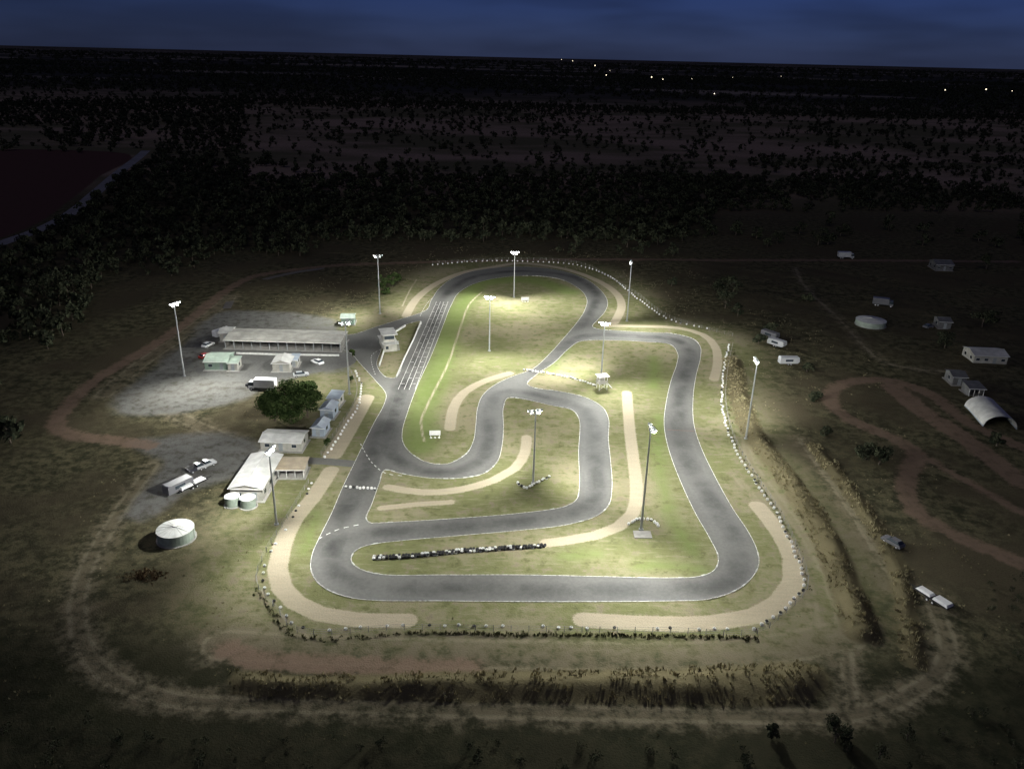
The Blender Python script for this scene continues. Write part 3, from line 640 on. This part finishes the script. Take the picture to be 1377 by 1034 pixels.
for i,(px,py,cr,h) in enumerate(heroes):
    v,q,mi=tree_proto(100+i,2600 if cr>4 else 1300,.36,h,cr,14,.25,8,.1); x,y=g(px,py); o=npmesh('leafy_tree',v,q,mi,[BK,LF]); o.location=(x,y,0)
for i,(px,py,cr,h) in enumerate([(516,390,3.2,6.5),(528,386,2.8,6),(519,396,2,3.5),(536,380,2,4),(440,600,1,2.2),(446,545,1.3,3),(472,515,1.1,2.6),(474,480,1.2,3)]):
    v,q,mi=tree_proto(200+i,1100,.3 if cr>1.5 else .16,h,cr,9,.18 if cr>1.5 else .08,6,.15); x,y=g(px,py); o=npmesh('leafy_tree',v,q,mi,[BK,LF]); o.location=(x,y,0)
for i,(px,py,cr,h) in enumerate([(975,415,4,7),(985,400,4,8),(965,395,3.5,6),(992,425,3,5),(978,385,3.5,6),(903,385,2.4,4),(1100,330,5,9),(1130,318,5,9),(1075,315,4,7),(1045,328,4,6),(1326,362,4,8),(1165,618,3.5,5),(1182,625,3,4.5),(1320,440,4,7),(1270,468,3.5,6),(1122,998,2.0,3.6),(1127,990,1.6,3.2),(1037,992,1.2,2.4),(1035,450,3,5),(1020,462,2.5,4),(1340,600,2,4),(1085,405,2.5,3),(60,400,6,9),(100,395,6,9),(1095,540,2,2.5),(1110,585,1.8,2),(1085,500,2,3)]):
    v,q,mi=tree_proto(300+i,800,.4 if py<900 else .2,h,cr,9,.2 if py<900 else .1,6,.2 if py<900 else 0.0); x,y=g(px,py); o=npmesh('gum_tree',v,q,mi,[BK,LD]); o.location=(x,y,0)
pl_r=[smooth(G(b[0]),False,6) for b in RED[:1]+PALE[:4]]+[smooth(G(FROAD),False,8)]
def dens(x,y):
    u,v=proj(x,y); d=np.zeros(x.shape); nz=.5+.5*np.sin(x*.021+2*np.sin(y*.009))*np.cos(y*.017+1.5*np.sin(x*.013)); n2=.5+.5*np.sin(x*.055+1.7*np.sin(y*.041+1))*np.cos(y*.06+np.sin(x*.03))
    big=.5+.5*np.sin(x*.0033+1.9*np.sin(y*.0021+.5))*np.cos(y*.0047+1.2*np.sin(x*.0024))
    d=np.where(v<345,np.where(nz+n2>.7,.97,.75),0)
    d=np.where((v<152)&(big>.62),.15,d)
    cl=(v>150+ (u-700)*.02)&(v<240)&(u>330); d=np.where(cl,np.where(n2+nz*.7>.95,.42,.10),d)
    cl2=(v>285)&(v<345)&(u>960); d=np.where(cl2,np.where(u<1140,.04,.03),d)
    d=np.where((v>215)&(v<285)&(u>1000),np.where(nz>.35,.75,.25),d)
    d=np.where((v>326)&(v<348)&(u>430)&(u<960),.35*(nz>.4),d)
    d=np.where((v>330)&(v<470)&(u<170-(v-330)*.55),.9,d); d=np.where((v>330)&(v<372)&(u<330-(v-330)*2.2),.85,d)
    d=np.where((v>400)&(v<600)&(u<18),.5,d)
    d=np.where((v>972),.5,d); d=np.where((v>850)&(u>1290),.5,d); d=np.where((v>770)&(u>1330),.5,d)
    d=np.where((v>380)&(v<470)&(u>1120),.02,d)
    f=inside(x,y,smooth(G([(-200,200),(198,202),(150,245),(105,285),(40,325),(-200,395)]),True,20)); d=np.where(f,0,d)
    f=(v>172)&(v<206)&(u<215); d=np.where(f&(nz<.6),.12,d)
    return d
def scatter(y0,y1,cell,fan=.85,s=1):
    r=np.random.default_rng(s); gx=np.arange(-y1*fan,y1*fan,cell); gy=np.arange(y0,y1,cell); a,b=np.meshgrid(gx,gy); a=a.ravel();b=b.ravel()
    a=a+r.uniform(-.6,.6,a.shape)*cell; b=b+r.uniform(-.6,.6,b.shape)*cell; k=(np.abs(a)<b*fan+40)&(r.random(a.shape)<dens(a,b)); a=a[k];b=b[k]
    dm=np.full(a.shape,1e9)
    for p in pl_r: dm=dline(a,b,p,dm)
    k=dm>6; return np.stack([a[k],b[k]],1)
near=[tree_proto(10+i,110,.9,6,3.2,7,.15,3,.12) for i in range(6)]
shrub=[tree_proto(40+i,240,.32,5,2.8,9,.12,5,.03) for i in range(5)]
mid=[tree_proto(20+i,44,1.25,6,3.2,6,.15,2,.05) for i in range(6)]
farp=[tree_proto(30+i,34,2.6,9,9,9,.2,1,.0) for i in range(5)]
p=scatter(60,150,2.8,1.0,2); print('fg',len(p)); bake('foreground_shrubs',shrub,p,rng.uniform(.15,.5,len(p)),[BK,LD])
p=scatter(150,700,6.8,.82,3); print('near',len(p)); bake('bushland_trees',near,p,rng.uniform(.45,1.35,len(p)),[BK,LD])
p=scatter(700,1700,11.5,.75,4); print('mid',len(p)); bake('bushland_trees',mid,p,rng.uniform(.6,1.5,len(p)),[BK,LD])
p=scatter(1700,5000,38,.73,5); print('far',len(p)); bake('distant_tree_line',farp,p,rng.uniform(.8,1.5,len(p)),[BK,LD])
p=scatter(5000,14000,160,.73,6); print('vfar',len(p)); bake('distant_tree_line',farp,p,rng.uniform(1.5,3.0,len(p)),[BK,LD])
def tuft(seed,n=14,h=.7,w=.05,sp=.45):
    r=np.random.default_rng(seed); V=[];Qd=[]
    for i in range(n):
        a=r.uniform(0,6.28); b=r.uniform(0,sp); x,y=b*math.cos(a),b*math.sin(a); l=r.uniform(.5,1)*h; dx,dy=r.normal(size=2)*.28*l; t=r.uniform(0,6.28); ux,uy=w*math.cos(t),w*math.sin(t); o=len(V)
        V+=[(x-ux,y-uy,0),(x+ux,y+uy,0),(x+dx+ux*.3,y+dy+uy*.3,l),(x+dx-ux*.3,y+dy-uy*.3,l)]; Qd.append((o,o+1,o+2,o+3))
    return np.array(V),np.array(Qd),np.zeros(n,int)
ST=leaf_mat('dry_grass_straw',(0.15,0.13,0.07),(0.32,0.285,0.17)); GD=leaf_mat('weeds_green',(0.035,0.042,0.018),(0.09,0.09,0.04))
tf=[tuft(i,10) for i in range(6)]; tfb=[tuft(50+i,10,.6,.09,.6) for i in range(6)]
k=np.where((A['tall']>-.3)&(rng.random(len(X))<.55)&(wob(X*1.7,Y*1.3)>-.5))[0]
bake('tall_dry_grass',tfb,np.stack([X[k]+rng.uniform(-.3,.3,len(k)),Y[k]+rng.uniform(-.3,.3,len(k))],1),rng.uniform(.5,1.1,len(k)),[ST],Z[k]-.05)
k=np.where((inn<-4)&(inn>-55)&(A['sand']<0)&(A['gravel']<-1)&(A['pale']<-.5)&(A['red']<-.5)&(A['tall']<-.3)&(Y<400)&(wob(X*.6,Y*.6)>.1)&(rng.random(len(X))<.08))[0]
bake('dry_grass',tf,np.stack([X[k],Y[k]],1),rng.uniform(.3,.6,len(k)),[ST],Z[k])
P_=[]
for L,wd,stp in(([(548,848),(700,851),(850,852),(1015,856)],.5,.25),([(345,790),(372,825),(400,853),(545,850)],.6,.5),([(985,470),(977,545),(990,595),(1050,695),(1088,790)],.8,1.2)):
    q=resample(smooth(G(L),False,1),stp); P_.append(q+rng.normal(size=q.shape)*wd*.5-np.array([0,.5]))
P_=np.vstack(P_); bake('fence_line_weeds',tfb,P_,rng.uniform(.4,.9,len(P_)),[GD])
x,y=g(195,775); r_=rng.normal(size=(160,2))*np.array([1.6,1.0]); bake('scrub_pile',tfb,r_+np.array([x,y]),rng.uniform(.4,.8,160),[leaf_mat('dead_scrub',(0.07,0.045,0.025),(0.16,0.12,0.07))])
# ------------------------------------------------------------------ distant town lights
m=MB()
for px,py,s in[(800,91,1.0),(770,84,.6),(815,105,1),(876,108,1.1),(891,111,.9),(930,110,.5),(960,132,1),(1270,126,.9),(1325,125,1.1),(985,108,.4),(755,82,.5),(1050,106,.4),(1360,127,.6),(820,98,.4)]:
    x,y=g(px,py); d=math.hypot(x,y); r=d*.0006*s; zt=8+d*.0006
    m.cyl((x,y,0),(x,y,zt),r*.12,r*.12,5,1); m.cyl((x,y,zt),(x,y,zt+r*1.6),r,r*.6,8,0)
m.obj('distant_town_lights',[paint('town_light',(1,1,1),.5,0,1,0,.3,(1,.85,.6),3.0),PST])
# ------------------------------------------------------------------ world
w=bpy.data.worlds.new("World"); sc.world=w; w.use_nodes=True; t=NT(w.node_tree)
sky=t.n('ShaderNodeTexSky',sky_type='NISHITA'); sky.sun_disc=False; sky.sun_elevation=math.radians(25); sky.sun_rotation=math.radians(200); sky.dust_density=.3
tc=t.n('ShaderNodeTexCoord'); cl=t.noise(3.0,3,.6,vec=tc.outputs['Generated'],stretch=(1,1,6))
c=t.mix(1.0,sky.outputs[0],(0.16,0.25,0.88),'MULTIPLY'); c=t.mix(t.rng(cl,.35,.7,0,.45),c,(.35,.45,.9))
bg=t.n('ShaderNodeBackground'); t.nt.links.new(c,bg.inputs[0]); bg.inputs[1].default_value=.018
o=t.n('ShaderNodeOutputWorld'); t.nt.links.new(bg.outputs[0],o.inputs[0])
S=bpy.data.lights.new('ambient_fill','SUN'); S.energy=.19; S.angle=math.radians(50); S.color=(1,.92,.86); so=bpy.data.objects.new('ambient_fill',S); sc.collection.objects.link(so); so.rotation_euler=(math.radians(40),0,math.radians(-20))  # added wide warm fill lifting the ambient on unlit ground, no actual sun
